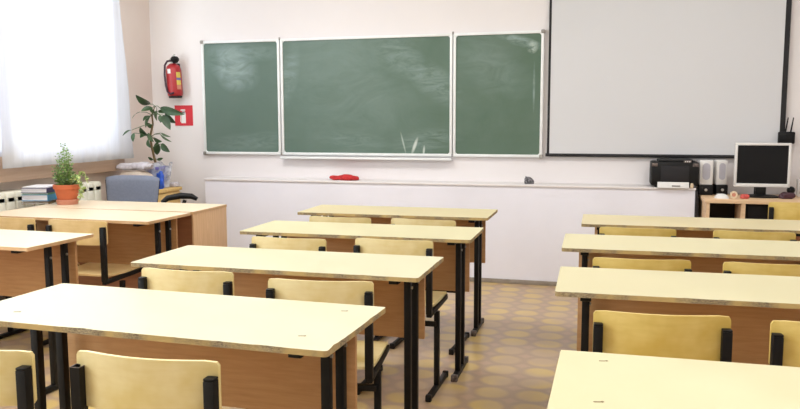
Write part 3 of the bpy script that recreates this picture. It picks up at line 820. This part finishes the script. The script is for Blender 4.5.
for x in bX[1:3]:
    for z in (z0+.012, z1+.004):
        bm = NB(); tube(bm, [(x, -.032, z-.014), (x, -.032, z+.008)], .008, 10); link('hinge', bm, 'plastic_grey', t)
bm = NB(); b2(bm, bX[1]+.006, bX[2]-.004, -.075, -.001, z0-.032, z0-.024, bev=.002); b2(bm, bX[1]+.006, bX[2]-.004, -.078, -.072, z0-.032, z0-.012, bev=.002); link('chalk_tray', bm, 'frame_white', t)

# projection screen
sx0, sx1, sz0 = -.492, 1.262, 1.022
t = thing('projection_screen', 'large white projection screen with black borders on the wall', 'screen', (0, YF, 0))
bm = NB(); b2(bm, sx0+.018, sx1-.036, -.034, -.030, sz0+.022, 2.80); link('screen_fabric', bm, 'screen', t)
bm = NB(); b2(bm, sx0, sx0+.0185, -.036, -.029, sz0+.01, 2.80); link('black_border', bm, 'screen_black', t)
bm = NB(); b2(bm, sx1-.0365, sx1, -.036, -.029, sz0+.01, 2.80); link('black_border', bm, 'screen_black', t)
bm = NB(); tube(bm, [(sx0-.01, -.032, sz0+.012), (sx1, -.032, sz0+.012)], .013, 12); link('weight_bar', bm, 'screen_black', t)
bm = NB(); b2(bm, sx0-.06, sx1, -.11, -.003, 2.80, 2.92, bev=.02); link('case', bm, 'white', t)
# router
t = thing('wifi_router', 'small black router with two antennas on the wall right of the screen', 'router', (1.268, YF-.062, 1.135))
bm = NB(); b2(bm, -.057, .057, -.02, .02, 0, .09, bev=.01); link('housing', bm, 'blackcap', t)
bm = NB(); b2(bm, .012, .040, .02, .058, .02, .07, bev=.002); link('wall_mount', bm, 'blackcap', t)
for x in (-.028, .008):
    bm = NB(); tube(bm, [(x+.02, 0, .088), (x+.034, 0, .195)], [.006, .004], 8); link('antenna', bm, 'blackcap', t)

# things on the ledge
crumple('red_rag', (-2.19, 6.20, BZ), (.115, .05, .024), .35, 2, 'redcloth', 'crumpled red rag lying on the ledge under the blackboard', 'rag', 14, sub=4)
crumple('grey_rag', (-.622, 6.20, BZ), (.034, .03, .028), .5, 6, 'greycloth', 'small crumpled grey rag on the ledge left of the projection screen', 'rag', 40, sub=4)

# printer
t = thing('printer', 'black inkjet printer with a white output sheet on the ledge', 'printer', (.478, 6.215, BZ))
bm = NB(); b2(bm, -.172, .172, -.115, .105, .015, .195, bev=.014); link('body', bm, 'blackcap', t)
bm = NB(); b2(bm, -.120, .130, -.10, .10, .19, .212, bev=.008); link('lid', bm, 'blackcap', t)
bm = NB(); b2(bm, -.10, .10, -.121, -.113, .045, .165, bev=.004); link('front_flap', bm, 'screen_black', t)
bm = NB(); b2(bm, -.168, -.125, -.118, -.112, .160, .185, bev=.003); link('corner_trim', bm, 'worn', t)
bm = NB(); b2(bm, .125, .168, -.118, -.112, .160, .185, bev=.003); link('corner_trim', bm, 'worn', t)
bm = NB(); b2(bm, .06, .115, -.112, -.104, .188, .207, bev=.003); cp = link('control_panel', bm, 'worn', t)
bm = NB()
for k in range(3): b2(bm, .068+.015*k, .077+.015*k, -.115, -.111, .193, .202, bev=.001)
link('button', bm, 'white', cp)
bm = NB(); mbox(bm, (-.01, -.125, .02), (.225, .010, .048), rx=-.35, bev=.003); tr = link('output_tray', bm, 'white', t)
bm = NB(); mbox(bm, (.01, -.132, .014), (.06, .006, .014), rx=-.35, bev=.002); link('tray_grip', bm, 'plastic_grey', tr)
bm = NB(); b2(bm, -.14, .14, -.10, .09, 0, .016); link('foot_base', bm, 'screen_black', t)

# computer desk
t = thing('computer_desk', 'beige computer desk at the right with two open compartments', 'desk', (.668, 5.84, 0))
TW, TD = 1.35, .49
bm = NB(); b2(bm, 0, TW, 0, TD, DH-.028, DH, bev=.003); link('desktop', bm, 'desk_tan', t)
for x0, x1 in ((.012, .035), (.245, .272), (.47, .50), (1.31, 1.335)):
    bm = NB(); b2(bm, x0, x1, .01, TD-.01, 0 if x0 in (.012, 1.31) else .56, DH-.028); link('side_panel', bm, 'desk_tan', t)
bm = NB(); b2(bm, .035, .50, .01, TD-.01, .54, .56); link('shelf', bm, 'desk_tan', t)
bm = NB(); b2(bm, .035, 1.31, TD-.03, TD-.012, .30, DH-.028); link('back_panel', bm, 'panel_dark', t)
bm = NB(); b2(bm, .035, .50, .30, .31, .56, DH-.03); link('recess_shade_sheet', bm, 'screen_black', t)  # black sheet stands for the shade inside the open compartments
# black block standing for the shade in its right compartment
bm = NB(); b2(bm, .956, 1.13, 5.90, 6.10, .5605, .715, bev=.006)
tag(link('dark_opening_block', bm, 'blackcap'), 'black block standing for the shade in the right open compartment of the computer desk', 'box')

# monitor
t = thing('computer_monitor', 'flat computer monitor with black screen and white bezel on the desk', 'monitor', (1.078, 6.10, DH), -.02)
mw, mh, mz = .375, .322, .074
bm = NB()
b2(bm, -mw/2, mw/2, -.02, .02, mz, mz+.026, bev=.004); b2(bm, -mw/2, mw/2, -.02, .02, mz+mh-.018, mz+mh, bev=.004)
b2(bm, -mw/2, -mw/2+.018, -.02, .02, mz+.01, mz+mh-.005, bev=.004); b2(bm, mw/2-.018, mw/2, -.02, .02, mz+.01, mz+mh-.005, bev=.004); link('bezel', bm, 'white', t)
bm = NB(); b2(bm, -mw/2+.016, mw/2-.016, -.014, .012, mz+.024, mz+mh-.016); link('screen', bm, 'glassdark', t)
bm = NB(); b2(bm, -mw/2+.02, mw/2-.02, .012, .045, mz+.03, mz+mh-.03, bev=.012); link('back_shell', bm, 'white', t)
bm = NB(); b2(bm, -.04, .04, .03, .06, .01, mz+.12, bev=.006); b2(bm, -.035, .035, -.005, .05, .012, mz+.01, bev=.006); link('stand', bm, 'blackcap', t)
bm = NB(); lathe(bm, [(0, 0), (.13, 0), (.13, .008), (.09, .016), (0, .022)], c=(.0, .0, 0), n=30, sy=.75); link('base', bm, 'blackcap', t)

def speaker(x, y, label, w, rz):
    t = thing('desktop_speaker', label, 'speaker', (x, y, DH), rz, 'desktop speakers on the computer desk')
    bm = NB(); b2(bm, -w/2, w/2, -.04, .04, .075, .262, bev=.010); link('cabinet', bm, 'white', t)
    bm = NB(); prism(bm, rrect(w*.55, .125, w*.26, 6), lambda a, b, dd: (a, dd, b+.178), -.044, -.038); link('speaker_grille', bm, 'grille', t)
    bm = NB(); b2(bm, -w/2-.004, w/2+.004, -.055, .045, 0, .078, bev=.010); b = link('base', bm, 'blackcap', t)
    bm = NB(); lathe(bm, [(0, 0), (.010, 0), (.010, .008), (0, .010)], n=14); bmesh.ops.rotate(bm, verts=bm.verts, matrix=Matrix.Rotation(PI/2, 3, 'X'))
    k = link('volume_knob', bm, 'bolt', b); k.location = (.0, -.055, .04)
speaker(.706, 6.20, 'left desktop speaker, pale front on a black base, next to the printer', .098, 0)
speaker(.812, 6.235, 'right desktop speaker, between its twin and the monitor', .082, .25)
# small items
t = thing('computer_mouse', 'small white mouse on the front left corner of the computer desk', 'mouse', (.790, 5.93, DH), 1.2)
bm = NB(); bmesh.ops.create_uvsphere(bm, u_segments=18, v_segments=12, radius=1)
for v in bm.verts: v.co = Vector((v.co.x*.030, v.co.y*.052, max(0, v.co.z)*.034))
for f in bm.faces: f.smooth = True
ms = link('shell', bm, 'white', t)
bm = NB(); tube(bm, [(0, .018, .034), (0, .036, .026)], .004, 8); link('wheel', bm, 'plastic_grey', t)
t = thing('tape_reel', 'ivory tape reel standing on the computer desk', 'reel', (.873, 5.95, DH))
bm = NB()
N_ = 24; prof = [(.014, -.009), (.026, -.009), (.026, .009), (.014, .009)]
rings = [[bm.verts.new((r*math.cos(2*PI*k/N_), y, .026+r*math.sin(2*PI*k/N_))) for k in range(N_)] for r, y in prof]
for a in range(4):
    A, B = rings[a], rings[(a+1) % 4]
    for k in range(N_): bm.faces.new((A[k], A[(k+1) % N_], B[(k+1) % N_], B[k]))
link('tape', bm, 'reel', t)
bm = NB(); tube(bm, [(0, -.010, .026), (0, .010, .026)], .0135, 20); link('core', bm, 'saucer', t)
crumple('red_wrapper', (.944, 5.94, DH), (.030, .022, .018), .4, 4, 'candy', 'small crumpled coral red wrapper left of the monitor base', 'wrapper', 45, sub=3)
crumple('maroon_pouch', (1.235, 6.02, DH), (.052, .035, .024), .25, 9, 'maroon', 'dark maroon pouch on the desk under the right side of the monitor', 'pouch', 25, sub=4)
t = thing('webcam', 'black webcam standing behind the maroon pouch right of the monitor', 'webcam', (1.285, 6.13, DH))
bm = NB(); lathe(bm, [(0, 0), (.03, 0), (.03, .008), (.01, .014), (.01, .03)], n=18); link('base', bm, 'blackcap', t)
bm = NB(); bmesh.ops.create_uvsphere(bm, u_segments=18, v_segments=12, radius=.028)
for v in bm.verts: v.co += Vector((0, 0, .052))
for f in bm.faces: f.smooth = True
link('camera_ball', bm, 'blackcap', t)
bm = NB(); tube(bm, [(0, -.024, .052), (0, -.031, .052)], .011, 14); link('lens', bm, 'glassdark', t)
t = thing('table_clock', 'white box with a greenish face cut off by the right edge of the photo', 'box', (1.385, 6.20, DH))
bm = NB(); b2(bm, -.045, .045, -.02, .02, 0, .13, bev=.006); link('housing', bm, 'white', t)
bm = NB(); b2(bm, -.030, .030, -.023, -.019, .02, .11, bev=.002); link('face', bm, 'leaf_mid', t)
# ivory knob of the boxing corner
bm = NB(); lathe(bm, [(0, 0), (.012, 0), (.014, .02), (.012, .035), (0, .04)], c=(.602, 6.108, BZ), n=14)
tag(link('ivory_cap', bm, 'reel'), 'small ivory cap on the ledge corner in front of the printer', 'cap')

# ------------------------------------------------------------------ lights
def area(name, loc, rot, sx, sy, power, col=(1, 1, 1)):
    L = bpy.data.lights.new(name, 'AREA'); L.shape = 'RECTANGLE'; L.size = sx; L.size_y = sy; L.energy = power; L.color = col
    o = bpy.data.objects.new(name, L); COL.objects.link(o); o.location = loc; o.rotation_euler = rot; return o
for i, (a, b) in enumerate(WINS):
    area('daylight_%d' % i, (XL-.55, (a+b)/2, 2.0), (0, -PI/2, 0), 1.9, b-a+.2, (170, 190)[i], (.90, .95, 1.0))
for i, (x, y) in enumerate([(-2.4, 4.3), (.6, 4.3), (-2.4, 1.2), (.6, 1.2)]):  # unseen ceiling fixtures and lamps, added for a bright flat fill
    t = thing('ceiling_fill_fixture', 'long unseen ceiling fixture added as fill light', 'light', (x, y, ZC), 0, 'added ceiling fill lights')
    bm = NB(); b2(bm, -.65, .65, -.09, .09, -.06, 0, bev=.01); link('housing', bm, 'white', t)
    for s in (-.045, .045):
        bm = NB(); tube(bm, [(-.6, s, -.075), (.6, s, -.075)], .013, 10); link('fill_tube', bm, 'tube', t)
    area('ceiling_fill_%d' % i, (x, y, ZC-.12), (0, 0, 0), 1.6, .8, (46, 27, 40, 34)[i], (1, .98, .96))
w = bpy.data.worlds.new('sky'); SC.world = w; w.use_nodes = True
w.node_tree.nodes['Background'].inputs[0].default_value = (.85, .92, 1, 1); w.node_tree.nodes['Background'].inputs[1].default_value = 1.0

# ------------------------------------------------------------------ camera
f_px, yaw, pit, rol, h = 765.84, .267, .11, -.0021, 1.3184
cd = bpy.data.cameras.new('camera'); cam = bpy.data.objects.new('camera', cd); COL.objects.link(cam)
cd.sensor_fit = 'HORIZONTAL'; cd.sensor_width = 36; cd.lens = f_px*36/800; cd.clip_start = .05
cy, sy, cp, sp = math.cos(yaw), math.sin(yaw), math.cos(pit), math.sin(pit)
F = Vector((-sy*cp, cy*cp, -sp)); R0 = Vector((cy, sy, 0)); U0 = R0.cross(F)
R = math.cos(rol)*R0+math.sin(rol)*U0; U = -math.sin(rol)*R0+math.cos(rol)*U0
mat = Matrix((R, U, -F)).transposed().to_4x4(); mat.translation = (0, 0, h); cam.matrix_world = mat
SC.camera = cam
SC.view_settings.view_transform = 'Standard'
SC.view_settings.exposure = 0.08
